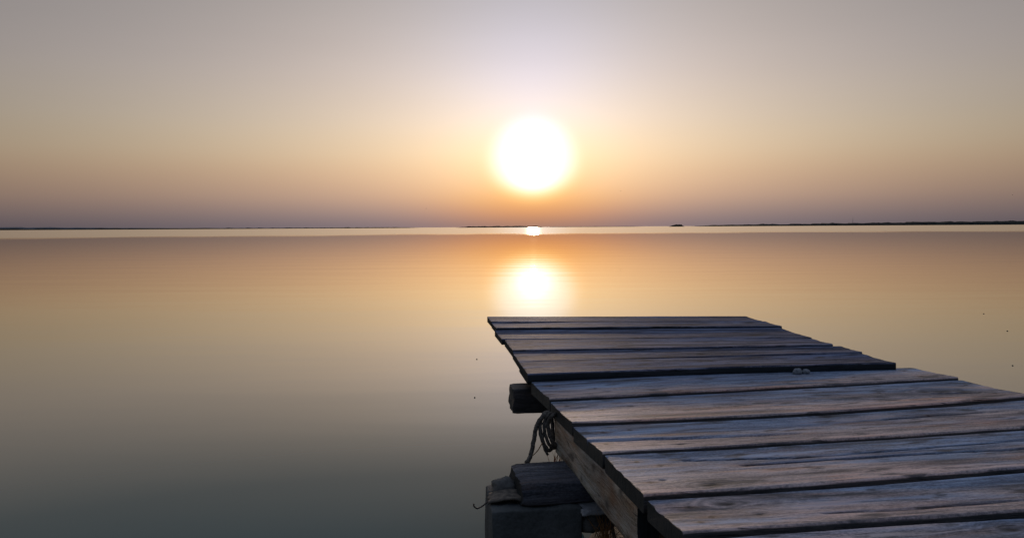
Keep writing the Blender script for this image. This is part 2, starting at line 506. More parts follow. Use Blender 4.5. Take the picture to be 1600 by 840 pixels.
def make_beam(name, p0, p1, w, h, mat, parent=None, seed=1, chamf=0.006, wob=0.002, knots=(), res=0.012, twist=0.0, stains=()):
    """a squared timber from p0 to p1 (centres of its upper face), with worn arrises and uneven faces"""
    p0, p1 = Vector(p0), Vector(p1)
    ax = (p1 - p0); L = ax.length; ax.normalize()
    side = ax.cross(Vector((0, 0, 1))).normalized()
    upv = side.cross(ax).normalized()
    # cross-section loop: rounded rectangle
    sec = []
    def edge(a, b, n):
        for i in range(n):
            f = i / n
            sec.append((a[0] + (b[0] - a[0]) * f, a[1] + (b[1] - a[1]) * f))
    hw = w / 2
    cset = [(-hw + chamf, 0), (hw - chamf, 0), (hw - chamf * .3, -chamf * .3), (hw, -chamf), (hw, -h + chamf), (hw - chamf * .3, -h + chamf * .3), (hw - chamf, -h),
            (-hw + chamf, -h), (-hw + chamf * .3, -h + chamf * .3), (-hw, -h + chamf), (-hw, -chamf), (-hw + chamf * .3, -chamf * .3)]
    for i in range(len(cset)):
        a, b = cset[i], cset[(i + 1) % len(cset)]
        d = math.hypot(b[0] - a[0], b[1] - a[1])
        edge(a, b, max(1, int(d / res)))
    ns = len(sec); nu = max(3, int(L / res))
    verts, grain, endg, kn, sn = [], [], [], [], []
    per = 0; peri = [0]
    for i in range(1, ns):
        per += math.hypot(sec[i][0] - sec[i - 1][0], sec[i][1] - sec[i - 1][1]); peri.append(per)
    for u in range(nu):
        f = u / (nu - 1)
        for i, (a, b) in enumerate(sec):
            n1 = nz(f * L * 9 + seed * 5.1, a * 25, b * 25 + seed) * wob + nz(f * L * 45, a * 70, b * 70 + seed) * wob * 0.5
            sc = 1 + n1 / max(w, h) * 2
            e = min(f, 1 - f) * L
            pull = chamf * 0.5 * max(0, 1 - e / chamf) if e < chamf else 0
            aa = a * sc * (1 - pull / hw); bb = -h / 2 + (b + h / 2) * sc * (1 - pull / (h / 2))
            tt = twist * f
            p = p0 + ax * (f * L) + side * aa + upv * (bb + aa * tt)
            if f in (0.0, 1.0):
                p += ax * (nz(a * 60, b * 60, seed + f * 3) * 0.006)
            verts.append(p[:]); grain.append((f * L, peri[i], seed * 9.3)); endg.append(0.0)
            kv = 0.0
            for (ks, kp, kr) in knots:
                kv = max(kv, math.exp(-(((f * L - ks) / kr) ** 2 + ((peri[i] - kp) / (kr * .6)) ** 2)))
            kn.append(kv)
            sn.append(max([am * math.exp(-(((f * L - ks) / kr) ** 2)) * (0.6 + 0.8 * nz(f * L * 30, peri[i] * 40, seed)) for (ks, kr, am) in stains] + [0.0]))
    faces = []
    for u in range(nu - 1):
        for i in range(ns):
            j = (i + 1) % ns
            faces.append([u * ns + i, u * ns + j, (u + 1) * ns + j, (u + 1) * ns + i])
    for u, flip in ((0, True), (nu - 1, False)):
        st = len(verts)
        loop = [Vector(verts[u * ns + i]) for i in range(ns)]
        c0 = sum(loop, Vector()) / ns
        for p in loop: verts.append(p[:])
        for p in loop:
            q = c0 + (p - c0) * 0.6 + ax * nz(p.x * 50, p.y * 50, p.z * 50 + seed) * 0.003
            verts.append(q[:])
        verts.append(c0[:])
        for p in range(2 * ns + 1):
            vv = Vector(verts[st + p])
            grain.append(((vv - p0).dot(upv) * 1.5, (vv - p0).dot(side), seed * 9.3 + 4)); endg.append(1.0); kn.append(0.0); sn.append(0.0)
        for i in range(ns):
            j = (i + 1) % ns
            q = [st + i, st + j, st + ns + j, st + ns + i]; t3 = [st + ns + i, st + ns + j, st + 2 * ns]
            faces.append(q[::-1] if flip else q); faces.append(t3[::-1] if flip else t3)
    # make outward normals whatever the handedness
    bmx = bmesh.new(); 
    me_attrs = {'grain': ('FLOAT_VECTOR', grain), 'endgrain_gap_shade': ('FLOAT', endg), 'knot': ('FLOAT', kn), 'stain': ('FLOAT', sn)}
    bmx.free()
    c = np.array(verts).mean(axis=0)
    return link(name, verts, [f[::-1] for f in faces], mat, parent, tuple(c), True, me_attrs)


def tube(name, pts, rad, mat, parent=None, ns=8, sub=10, closed=False, radf=None):
    """a smooth round strand through PTS (Catmull-Rom)"""
    P = [Vector(p) for p in pts]
    path = []
    n = len(P)
    for i in range(n if closed else n - 1):
        a = P[(i - 1) % n] if closed or i > 0 else P[0]
        b, c = P[i], P[(i + 1) % n]
        d = P[(i + 2) % n] if closed or i + 2 < n else P[-1]
        for k in range(sub):
            t = k / sub
            path.append(0.5 * ((2 * b) + (c - a) * t + (2 * a - 5 * b + 4 * c - d) * t * t + (-a + 3 * b - 3 * c + d) * t ** 3))
    if not closed:
        path.append(P[-1])
    verts, faces = [], []
    N = len(path)
    ref = Vector((0.3, 0.2, 0.9)).normalized()
    for i, p in enumerate(path):
        tn = (path[(i + 1) % N] - path[i - 1]) if closed else (path[min(i + 1, N - 1)] - path[max(i - 1, 0)])
        tn.normalize()
        s = tn.cross(ref)
        if s.length < 1e-4:
            s = tn.cross(Vector((1, 0, 0)))
        s.normalize(); q = s.cross(tn)
        for k in range(ns):
            a = 2 * math.pi * k / ns + i * 0.35
            # lay of the strands: a slightly three-lobed section that turns along the rope
            r = (rad if radf is None else rad * radf(i / (N - 1))) * (1 + 0.10 * math.cos(3 * (2 * math.pi * k / ns)))
            verts.append((p + s * math.cos(a) * r + q * math.sin(a) * r)[:])
    for i in range(N if closed else N - 1):
        for k in range(ns):
            j = (k + 1) % ns; i2 = (i + 1) % N
            faces.append([i * ns + k, i * ns + j, i2 * ns + j, i2 * ns + k])
    if not closed:
        faces.append(list(range(ns))[::-1]); faces.append([(N - 1) * ns + k for k in range(ns)])
    return verts, faces


def join_tubes(name, list_vf, mat, parent=None, loc=None):
    V, Fc = [], []
    for v, f in list_vf:
        o = len(V)
        V += v; Fc += [[i + o for i in q] for q in f]
    c = tuple(np.array(V).mean(axis=0)) if loc is None else loc
    return link(name, V, Fc, mat, parent, c, True)


# ------------------------------------------------------------------ water
def water_mat():
    mt, nb, b = new_mat('calm_water')
    pos = nb.n('ShaderNodeNewGeometry').outputs['Position']
    x, y, z = nb.xyz(pos)
    # wind-ruffled strip far out: its near edge wanders
    edge = nb.noise(nb.comb(nb.m('MULTIPLY', x, 0.02), 3.0, 0.0), 1.0, 2.0)
    rag = nb.noise(nb.comb(nb.m('MULTIPLY', x, 0.10), nb.m('MULTIPLY', y, 0.02), 9.0), 1.0, 4.0, 0.65)
    yy = nb.m('ADD', y, nb.m('MULTIPLY', nb.m('SUBTRACT', edge, 0.5), 22.0))
    yy = nb.m('ADD', yy, nb.m('MULTIPLY', nb.m('SUBTRACT', rag, 0.5), 40.0))
    yy = nb.m('SUBTRACT', yy, nb.m('MULTIPLY', nb.m('MINIMUM', x, 0.0), 0.45))
    ruf = nb.step(yy, 78.0, 122.0)
    patch = nb.noise(nb.comb(nb.m('MULTIPLY', x, 0.004), nb.m('MULTIPLY', y, 0.03), 0.0), 1.0, 2.0)
    mid = nb.m('MULTIPLY', nb.step(yy, 14.0, 40.0), nb.step(patch, 0.45, 0.7))
    rg = nb.m('ADD', nb.m('ADD', 0.007, nb.m('MULTIPLY', ruf, 0.14)), nb.m('MULTIPLY', mid, 0.006))
    # long low ripples lying across the view
    n1 = nb.noise(nb.comb(nb.m('MULTIPLY', x, 0.22), nb.m('MULTIPLY', y, 1.1), 0.0), 1.0, 3.0, 0.5)
    n2 = nb.noise(nb.comb(nb.m('MULTIPLY', x, 2.0), nb.m('MULTIPLY', y, 6.0), 4.0), 1.0, 2.0, 0.5)
    h = nb.m('ADD', n1, nb.m('MULTIPLY', n2, 0.06))
    nrm = nb.bump(h, 1.0, 0.0035)
    # body of the water (murky green) under a reflecting surface that turns into a mirror at grazing angles
    lw = nb.n('ShaderNodeLayerWeight')
    lw.inputs['Blend'].default_value = 0.5
    refl = nb.ramp(nb.m('SUBTRACT', 1.0, lw.outputs['Facing']), [(0.0, .98), (.05, .88), (.08, .80), (.11, .70), (.187, .54), (.24, .385), (.306, .165), (.40, .055), (1.0, .025)])
    gl = nb.n('ShaderNodeBsdfGlossy')
    gl.inputs['Color'].default_value = (1, .90, .74, 1)
    nb.put(gl.inputs['Roughness'], rg)
    nb.put(gl.inputs['Anisotropy'], nb.m('MULTIPLY', ruf, 0.5))
    nb.put(gl.inputs['Tangent'], nb.comb(1.0, 0.0, 0.0))
    nb.put(gl.inputs['Normal'], nrm)
    df = nb.n('ShaderNodeBsdfDiffuse')
    df.inputs['Color'].default_value = (.066, .132, .130, 1)
    ms = nb.n('ShaderNodeMixShader')
    nb.put(ms.inputs[0], refl)
    mt.node_tree.links.new(df.outputs[0], ms.inputs[1])
    mt.node_tree.links.new(gl.outputs[0], ms.inputs[2])
    mt.node_tree.links.new(ms.outputs[0], mt.node_tree.nodes['Material Output'].inputs['Surface'])
    mt.node_tree.nodes.remove(b)
    return mt


M_WATER = water_mat()
o = link('water', [(-9000, -40, 0), (9000, -40, 0), (9000, 12000, 0), (-9000, 12000, 0)], [[0, 1, 2, 3]], M_WATER, smooth=False)
tag(o, kind='structure')


# ------------------------------------------------------------------ far shore, hills, islet, mast
def land_mat(name, c0, c1, sc):
    mt, nb, b = new_mat(name)
    p = nb.n('ShaderNodeNewGeometry').outputs['Position']
    c = nb.ramp(nb.noise(p, sc, 4.0, 0.6), [(0.35, c0), (0.65, c1)])
    nb.put(b.inputs['Base Color'], c)
    b.inputs['Roughness'].default_value = 0.9
    b.inputs['Specular IOR Level'].default_value = 0.1
    return mt


M_SHORE = land_mat('scrub_shore', (.012, .014, .014), (.035, .038, .030), 0.05)
M_HILL = land_mat('distant_hills', (.10, .12, .14), (.14, .155, .17), 0.002)  # pale blue of distant haze put into the hill colour


def land(name, x0, x1, dist, depth, hfun, mat, n=300, rag=1.0, seed=0.0):
    """a low strip of land: beach, scrub-covered ridge with an uneven top, back slope"""
    V, Fc = [], []
    prof = [(0.0, 0.0), (0.03, 0.45), (0.10, 0.80), (0.35, 1.0), (0.7, 0.9), (1.0, 0.0)]
    for i in range(n + 1):
        f = i / n
        x = x0 + (x1 - x0) * f
        h = hfun(f)
        for j, (d, k) in enumerate(prof):
            b = 0.55 + 0.75 * abs(nz(x * 0.045, j * 1.9, seed)) + 0.7 * abs(nz(x * 0.16, j * 3.3, seed + 5)) * rag
            V.append((x + nz(x * .1, j, seed) * 2, dist + d * depth + nz(x * 0.01, 2.0, seed) * depth * 0.15, -0.3 if k == 0 else h * k * b))
    m_ = len(prof)
    for i in range(n):
        for j in range(m_ - 1):
            a = i * m_ + j
            Fc.append([a, a + m_, a + m_ + 1, a + 1])
    return link(name, V, Fc, mat, None, ((x0 + x1) / 2, dist, 0), True)


D1 = 1500.0
px = lambda p, d: (p - 800.0) / 1200.0 * d
tag(land('shore', px(-260, D1), px(380, D1), D1, 90, lambda f: 4.2 - 2.4 * f, M_SHORE, 500, 1.0, 1.0), kind='structure')
tag(land('shore', px(370, 1700), px(655, 1700), 1700, 60, lambda f: 1.9 * min(1, f * 12, (1 - f) * 8), M_SHORE, 300, 1.0, 2.0), kind='structure')
tag(land('shore', px(712, 1650), px(852, 1650), 1650, 70, lambda f: 3.3 * min(1, f * 6, (1 - f) * 10), M_SHORE, 200, 1.0, 3.0), kind='structure')
tag(land('shore', px(850, 1900), px(1010, 1900), 1900, 60, lambda f: 1.1 * min(1, f * 6 + .3, (1 - f) * 6), M_SHORE, 200, 1.0, 4.0), kind='structure')
tag(land('islet', px(1047, 1250), px(1070, 1250), 1250, 18, lambda f: 4.2 * min(1, f * 2.2, (1 - f) * 5), M_SHORE, 60, 1.2, 5.0), kind='structure')
tag(land('shore', px(1092, D1), px(1900, D1), D1, 110, lambda f: (2.6 + 8.0 * min(f, .7)) * min(1, f * 20 + .1), M_SHORE, 600, 0.9, 6.0), kind='structure')
tag(land('hills', px(-300, 5000), px(330, 5000), 5000, 900, lambda f: 30 * min(1, f * 6) * max(0, 1 - f) ** 0.9 + 0.5, M_HILL, 200, 0.4, 7.0), kind='structure')

mt, nb, b = new_mat('mast_steel')
b.inputs['Base Color'].default_value = (.06, .06, .065, 1)
b.inputs['Roughness'].default_value = 0.6
M_STEEL = mt


def lattice_mast(x, y, h):
    root = empty('radio_mast', (x, y, 2.0))
    tag(root, 'thin radio mast rising from the low dark shore right of the islet', 'mast')
    V, F_ = [], []
    def bar(a, b_, r):
        v, f = tube('', [a, b_], r, None, ns=4, sub=1)
        o_ = len(V); V.extend(v); F_.extend([[i + o_ for i in q] for q in f])
    leg = lambda k, z: Vector((x + math.cos(k * 2.094) * (0.38 - 0.22 * z / h), y + math.sin(k * 2.094) * (0.38 - 0.22 * z / h), 2.0 + z))
    nlev = 9
    for k in range(3):
        bar(leg(k, 0), leg(k, h), 0.09)
        for i in range(nlev):
            z0, z1 = h * i / nlev, h * (i + 1) / nlev
            bar(leg(k, z0), leg((k + 1) % 3, z1), 0.05)
            bar(leg(k, z1), leg((k + 1) % 3, z1), 0.05)
    link('lattice_tower', V, F_, M_STEEL, root, (x, y, 2.0), False)
    v, f = tube('', [(x, y, 2.0 + h), (x, y, 2.0 + h + 4.0)], 0.10, None, ns=6, sub=1)
    link('antenna', v, f, M_STEEL, root, (x, y, 2.0 + h), False)


lattice_mast(px(1332, D1 + 30), D1 + 30, 11.0)

# ------------------------------------------------------------------ the near jetty section
ZN = 0.50
lin = lambda a, b: (lambda y: a[0] + (np.asarray(y, dtype=float) - a[1]) * (b[0] - a[0]) / (b[1] - a[1]))
nl_, nr_ = lin((.051, 2.078), (.234, 1.028)), lin((1.183, 2.255), (1.279, 1.9))
off = lambda f, d: (lambda x: f(x) - d)
E0 = curve([(.054, 2.077), (.359, 2.146), (.832, 2.205), (1.179, 2.266)])
E1 = curve([(.086, 1.851), (.435, 1.922), (.937, 2.028), (1.251, 2.098)])
E2 = curve([(.128, 1.624), (.377, 1.662), (.802, 1.732), (1.25, 1.857)])
E4 = curve([(.171, 1.408), (.363, 1.440), (.626, 1.485), (1.06, 1.573)])
E5 = curve([(.206, 1.179), (.399, 1.211), (.635, 1.253), (.879, 1.301)])
E6 = curve([(.234, 1.028), (.344, 1.042), (.547, 1.077), (.746, 1.101)])
E7, E8, E9, E10, E11, E12 = (off(E6, k) for k in (0.20, 0.385, 0.60, 0.80, 1.02, 1.23))

near = empty('jetty_section', (0.65, 1.2, 0.0))
tag(near, 'near jetty deck of wide grey planks carried by a brown side beam', 'jetty', 'sections of the wooden jetty')
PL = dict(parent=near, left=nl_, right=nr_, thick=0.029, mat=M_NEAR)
make_plank(back=E0, front=E1, ztop=ZN, seed=1, cup=0.0016, tilt=0.004, gap=.007, nails=[(.216, 1.989), (.95, 2.12)],
           knots=[(.424, 1.945, .011)], damps=[(.36, 1.965, .035, .006, .8), (.33, 2.10, .05, .008, .6), (1.0, 2.15, .06, .01, .5)], **PL)
make_plank(back=E1, front=E2, ztop=ZN - .002, seed=2, cup=0.0026, tilt=0.005, gap=.015, knots=[(.28, 1.80, .011), (1.10, 1.945, .024), (1.05, 1.94, .016), (1.15, 1.935, .018)],
           stains=[(.33, 1.70, .07, .018, .40), (.42, 1.72, .05, .02, .35)], damps=[(.34, 1.69, .06, .010, .8), (.9, 1.90, .12, .02, .5), (1.17, 1.87, .05, .02, .7)],
           cracks=[([(1.05, 1.915), (1.12, 1.918), (1.22, 1.925)], .003, .004)], nails=[(.206, 1.762), (.93, 1.93)], **PL)
make_plank(back=E2, front=E4, ztop=ZN - .003, seed=3, cup=0.0026, tilt=0.005, gap=.015, knots=[(.70, 1.695, .016), (.326, 1.47, .010)],
           stains=[(.33, 1.553, .08, .012, .85), (.42, 1.56, .05, .01, .6), (.75, 1.64, .06, .012, .4)],
           damps=[(.72, 1.70, .07, .018, .9), (.30, 1.61, .06, .012, .6), (.95, 1.71, .1, .02, .4), (.325, 1.475, .03, .006, .7)],
           cracks=[([(.10, 1.505), (.151, 1.508), (.346, 1.523), (.50, 1.543), (.60, 1.556)], .0052, .016), ([(.80, 1.66), (.95, 1.70), (1.15, 1.74)], .003, .003)], nails=[(.245, 1.59), (.93, 1.70)], **PL)
make_plank(back=E4, front=E5, ztop=ZN - .001, seed=4, cup=0.0026, tilt=0.005, gap=.015, knots=[(.324, 1.235, .016), (.98, 1.42, .014), (.250, 1.262, .008)],
           stains=[(.50, 1.43, .12, .008, .45), (.88, 1.40, .006, .004, .7)],
           damps=[(.33, 1.235, .05, .010, 1.0), (.56, 1.30, .05, .012, .7), (.66, 1.38, .04, .008, .7), (.80, 1.36, .12, .03, .5), (1.0, 1.42, .1, .03, .7), (.30, 1.375, .02, .006, .8)],
           cracks=[([(.30, 1.372), (.525, 1.385), (.722, 1.427), (1.006, 1.491), (1.25, 1.545)], .0028, .003), ([(.40, 1.338), (.431, 1.345), (.706, 1.394), (.957, 1.428), (1.25, 1.48)], .0030, .005)],
           nails=[(.262, 1.345), (.94, 1.38)], **PL)
make_plank(back=E5, front=E6, ztop=ZN - .002, seed=5, cup=0.0026, tilt=0.005, gap=.015, knots=[(.364, 1.112, .009), (.33, 1.16, .018)],
           damps=[(.40, 1.185, .08, .012, .6), (.36, 1.112, .03, .006, .6), (.60, 1.20, .08, .012, .4), (.85, 1.22, .08, .03, .6)],
           stains=[(.62, 1.135, .15, .015, .25)], cracks=[([(.45, 1.11), (.60, 1.125), (.85, 1.17)], .003, .003)], nails=[(.29, 1.10), (.95, 1.24)], **PL)
make_plank(back=E6, front=E7, ztop=ZN - .003, seed=6, cup=0.0026, tilt=0.005, gap=.015, knots=[(.70, 1.055, .016)], stains=[(.371, 1.018, .03, .008, .7)],
           damps=[(.371, 1.018, .02, .006, .7)], nails=[(.33, .95)], **PL)
for i, (a, b_) in enumerate(((E7, E8), (E8, E9), (E9, E10), (E10, E11), (E11, E12))):
    make_plank(back=a, front=b_, ztop=ZN - .002 - .001 * (i % 2), seed=20 + i, cup=0.0026, tilt=0.005, gap=.015, res=.008, nails=[(.45, float(a(.45)) - .1)], **PL)

ZB = ZN - 0.0335
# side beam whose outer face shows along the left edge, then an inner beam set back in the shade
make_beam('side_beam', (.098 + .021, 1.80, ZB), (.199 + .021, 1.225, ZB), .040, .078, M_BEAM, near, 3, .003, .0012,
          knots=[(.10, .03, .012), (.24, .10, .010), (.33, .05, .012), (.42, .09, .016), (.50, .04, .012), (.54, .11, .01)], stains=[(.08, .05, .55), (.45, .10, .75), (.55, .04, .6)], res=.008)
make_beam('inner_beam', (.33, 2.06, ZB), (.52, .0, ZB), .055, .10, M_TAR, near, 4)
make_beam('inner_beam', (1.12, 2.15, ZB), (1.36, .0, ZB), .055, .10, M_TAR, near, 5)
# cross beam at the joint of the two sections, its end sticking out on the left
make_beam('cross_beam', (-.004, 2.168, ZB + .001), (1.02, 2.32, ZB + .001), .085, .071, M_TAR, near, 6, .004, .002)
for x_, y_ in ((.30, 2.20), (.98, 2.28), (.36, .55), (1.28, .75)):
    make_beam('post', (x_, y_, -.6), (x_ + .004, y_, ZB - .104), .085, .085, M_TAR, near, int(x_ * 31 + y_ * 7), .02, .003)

# ------------------------------------------------------------------ the far jetty section
ZF = 0.517
fl_, fr_ = lin((-.110, 3.434), (.044, 2.084)), lin((1.040, 3.405), (1.118, 2.220))
F0 = curve([(-.114, 3.46), (1.04, 3.405)])
F0b = curve([(-.082, 3.235), (1.063, 3.217)])
F1 = curve([(-.057, 3.028), (.507, 3.033), (1.069, 3.039)])
F1b = curve([(-.027, 2.754), (.463, 2.768), (1.075, 2.761)])
F2 = curve([(.003, 2.492), (.422, 2.524), (.968, 2.567), (1.101, 2.577)])
F3 = curve([(.024, 2.292), (.391, 2.337), (.902, 2.392), (1.11, 2.429)])
F4 = curve([(.044, 2.084), (.357, 2.131), (.828, 2.192), (1.118, 2.220)])
far = empty('jetty_section', (0.5, 2.75, 0.0))
tag(far, 'far jetty deck of darker narrow planks raised above the near deck, open water beyond', 'jetty', 'sections of the wooden jetty')
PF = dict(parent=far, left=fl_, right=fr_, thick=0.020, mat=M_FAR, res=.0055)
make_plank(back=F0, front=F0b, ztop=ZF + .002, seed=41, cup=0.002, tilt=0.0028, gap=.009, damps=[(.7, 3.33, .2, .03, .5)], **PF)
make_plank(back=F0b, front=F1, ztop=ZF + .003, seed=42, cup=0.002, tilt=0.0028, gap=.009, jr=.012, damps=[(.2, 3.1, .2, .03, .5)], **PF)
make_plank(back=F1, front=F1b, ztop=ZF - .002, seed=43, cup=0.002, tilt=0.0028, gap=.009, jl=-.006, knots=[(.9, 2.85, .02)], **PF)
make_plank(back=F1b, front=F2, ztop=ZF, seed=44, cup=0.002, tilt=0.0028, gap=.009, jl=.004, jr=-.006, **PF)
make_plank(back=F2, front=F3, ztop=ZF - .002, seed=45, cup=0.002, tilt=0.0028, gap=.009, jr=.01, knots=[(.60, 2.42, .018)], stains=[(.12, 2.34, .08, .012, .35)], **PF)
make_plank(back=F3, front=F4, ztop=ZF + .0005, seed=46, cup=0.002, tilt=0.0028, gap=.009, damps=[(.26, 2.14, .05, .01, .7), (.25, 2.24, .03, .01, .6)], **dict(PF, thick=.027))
for x0, x1 in ((.34, .28), (.90, .84)):
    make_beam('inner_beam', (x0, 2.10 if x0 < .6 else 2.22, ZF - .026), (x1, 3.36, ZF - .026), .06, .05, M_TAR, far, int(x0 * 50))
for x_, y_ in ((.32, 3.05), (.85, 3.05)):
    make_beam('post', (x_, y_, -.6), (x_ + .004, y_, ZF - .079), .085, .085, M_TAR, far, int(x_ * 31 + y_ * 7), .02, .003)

# ------------------------------------------------------------------ supports under the near edge
tm = make_beam('timber_bearer', (.006, 1.618, .3935), (1.05, 1.80, .3935), .145, .048, M_GREYB, None, 11, .006, .003)
tag(tm, 'short grey timber lying on a concrete block, its end poking out under the side beam', 'timber')


def concrete_mat(name, c0, c1):
    mt, nb, b = new_mat(name)
    p = nb.n('ShaderNodeNewGeometry').outputs['Position']
    n1 = nb.noise(p, 9.0, 5.0, 0.65)
    n2 = nb.noise(p, 90.0, 4.0, 0.7)
    z = nb.xyz(p)[2]
    c = nb.ramp(nb.m('ADD', nb.m('MULTIPLY', n1, 0.6), nb.m('MULTIPLY', n2, 0.4)), [(0.33, c0), (0.62, c1)])
    wet = nb.m('SUBTRACT', 1.0, nb.step(nb.m('ADD', z, nb.m('MULTIPLY', n1, 0.08)), 0.08, 0.16))
    c = nb.mix(nb.m('MULTIPLY', wet, 0.7), c, (.02, .028, .018))
    nb.put(b.inputs['Base Color'], c)
    b.inputs['Roughness'].default_value = 0.9
    nb.put(b.inputs['Normal'], nb.bump(nb.m('ADD', n2, n1), 0.8, 0.006))
    return mt


M_CONC = concrete_mat('grey_concrete', (.030, .034, .031), (.085, .09, .083))
M_PALE = concrete_mat('pale_brick', (.20, .20, .195), (.34, .335, .325))
M_SHELL = concrete_mat('grey_shell', (.10, .11, .12), (.22, .235, .25))
M_STONE = concrete_mat('dark_stone', (.05, .05, .045), (.12, .115, .10))


def block(name, cx, cy, w, d, z0, z1, mat, rz=0.0, seed=1, chip=.006, parent=None):
    bm = bmesh.new()
    bmesh.ops.create_cube(bm, size=1.0)
    bmesh.ops.scale(bm, vec=(w, d, z1 - z0), verts=bm.verts)
    bmesh.ops.bevel(bm, geom=bm.edges[:], offset=chip, segments=2, affect='EDGES', profile=0.6)
    bmesh.ops.subdivide_edges(bm, edges=[e for e in bm.edges if e.calc_length() > .04], cuts=9, use_grid_fill=True)
    bm.normal_update()
    for v in bm.verts:
        n_ = nz(v.co.x * 22 + seed * 7, v.co.y * 22, v.co.z * 22) * .007 + nz(v.co.x * 80, v.co.y * 80 + seed, v.co.z * 80) * .003
        v.co += v.normal * n_
    bmesh.ops.rotate(bm, cent=(0, 0, 0), matrix=Matrix.Rotation(rz, 3, 'Z'), verts=bm.verts)
    bmesh.ops.translate(bm, vec=(0, 0, (z1 - z0) / 2), verts=bm.verts)
    for f in bm.faces:
        f.smooth = True
    me = bpy.data.meshes.new(name)
    bm.to_mesh(me); bm.free()
    me.materials.append(mat)
    o_ = bpy.data.objects.new(name, me)
    o_.location = (cx, cy, z0)
    COL.objects.link(o_)
    return o_


tag(block('concrete_block', .040, 1.622, .188, .165, -.5, .3435, M_CONC, math.radians(6), 1, .004),
    'upright grey concrete block standing in the water under the short timber', 'concrete block')
tag(block('flat_stone', .163, 1.572, .058, .070, .333, .3425, M_PALE, math.radians(10), 2, .002),
    'small pale flat stone lying on a dark stone beside the concrete block', 'flat stone')


def stone(name, c, r, mat, seed):
    bm = bmesh.new()
    bmesh.ops.create_icosphere(bm, subdivisions=4, radius=1.0)
    for v in bm.verts:
        n_ = 1 + 0.28 * nz(v.co.x * 1.3 + seed, v.co.y * 1.3, v.co.z * 1.3) + 0.08 * nz(v.co.x * 5, v.co.y * 5 + seed, v.co.z * 5)
        v.co = Vector((v.co.x * r[0] * n_, v.co.y * r[1] * n_, max(v.co.z * n_, -.75) * r[2]))
    for f in bm.faces:
        f.smooth = True
    me = bpy.data.meshes.new(name)
    bm.to_mesh(me); bm.free()
    me.materials.append(mat)
    o_ = bpy.data.objects.new(name, me)
    o_.location = c
    COL.objects.link(o_)
    return o_


tag(stone('stone', (-.020, 1.640, .358), (.028, .022, .020), M_STONE, 3), 'dark rounded stone on the concrete block against the timber end', 'stone')
tag(stone('stone', (.170, 1.60, .306), (.045, .045, .030), M_STONE, 9), 'dark stone carrying the small pale flat stone below the side beam', 'stone')
tag(stone('shell', (.813, 2.172, .5045), (.013, .010, .009), M_SHELL, 5), 'larger of two grey shells lying at the step between the decks', 'shell')
tag(stone('shell', (.838, 2.176, .5035), (.011, .009, .007), M_SHELL, 8), 'smaller of two grey shells lying at the step between the decks', 'shell')

# ---- rope tied round the joint
mt, nb, b = new_mat('old_rope')
p = nb.n('ShaderNodeNewGeometry').outputs['Position']
nb.put(b.inputs['Base Color'], nb.ramp(nb.noise(p, 220.0, 3.0, 0.6), [(0.35, (.025, .021, .017)), (0.65, (.13, .11, .085))]))
b.inputs['Roughness'].default_value = 0.95
M_ROPE = mt
rope = empty('rope', (.07, 1.80, .44))
tag(rope, 'dark old rope looped round the jetty beam end and hanging beside the side beam', 'rope')
loops = []
for k in range(3):
    a = k * 0.012
    xo = .076 + k * .009
    loops.append(tube('', [(xo, 1.800 - a, .480), (xo - .012, 1.780, .458), (xo - .008 + k * .002, 1.772, .425), (xo + .006, 1.776, .398 + k * .006),
                           (xo + .018, 1.79, .404), (xo + .020, 1.815, .43), (xo + .016, 1.83, .465)], (.0048, .0040, .0052)[k], None, closed=True, sub=8))
join_tubes('coil', loops, M_ROPE, rope)
v, f = tube('', [(.086, 1.80, .482), (.070, 1.782, .476), (.056, 1.775, .456), (.050, 1.768, .43), (.043, 1.755, .400), (.036, 1.742, .385), (.030, 1.735, .3805)], .0052, None, sub=10)
link('hanging_end', v, f, M_ROPE, rope, (.05, 1.77, .42))
v, f = tube('', [(.088, 1.79, .478), (.076, 1.776, .455), (.070, 1.770, .425), (.074, 1.77, .402), (.082, 1.768, .388)], .003, None, sub=10)
link('loose_strand', v, f, M_ROPE, rope, (.08, 1.77, .42))

# ---- wire hook on the block
mt, nb, b = new_mat('rusty_wire')
b.inputs['Base Color'].default_value = (.05, .035, .028, 1)
b.inputs['Roughness'].default_value = 0.7
v, f = tube('', [(-.083, 1.585, .341), (-.082, 1.586, .334), (-.074, 1.59, .329), (-.058, 1.60, .336), (-.040, 1.615, .349), (-.020, 1.625, .3475), (.010, 1.63, .3465)], .0016, None, ns=6, sub=8)
tag(link('wire_hook', v, f, mt, None, (-.03, 1.61, .345)), 'bent rusty wire sticking out from the concrete block over the water', 'wire')

# ---- bark scrap lying on the block
V, Fc = [], []
for i in range(13):
    for j in range(9):
        u_, w_ = i / 12, j / 8
        V.append((-.052 + .075 * u_ + nz(w_ * 4, 2) * .008, 1.562 + .06 * w_ + nz(u_ * 4, 7) * .008, .350 + .010 * math.sin(u_ * 2.4) + nz(u_ * 5, w_ * 5, 3) * .004))
n0 = len(V)
V += [(a, b_, c - .004) for a, b_, c in V]
for i in range(12):
    for j in range(8):
        a = i * 9 + j
        Fc.append([a, a + 9, a + 10, a + 1]); Fc.append([n0 + a + 1, n0 + a + 10, n0 + a + 9, n0 + a])
rim = [i * 9 for i in range(13)] + [12 * 9 + j for j in range(1, 9)] + [i * 9 + 8 for i in range(11, -1, -1)] + [j for j in range(7, 0, -1)]
for i in range(len(rim)):
    a, b_ = rim[i], rim[(i + 1) % len(rim)]
    Fc.append([b_, a, a + n0, b_ + n0])
mt, nb, b = new_mat('bark')
p = nb.n('ShaderNodeNewGeometry').outputs['Position']
nb.put(b.inputs['Base Color'], nb.ramp(nb.noise(p, 70.0, 4.0), [(0.35, (.05, .042, .032)), (0.65, (.16, .13, .095))]))
b.inputs['Roughness'].default_value = 0.9
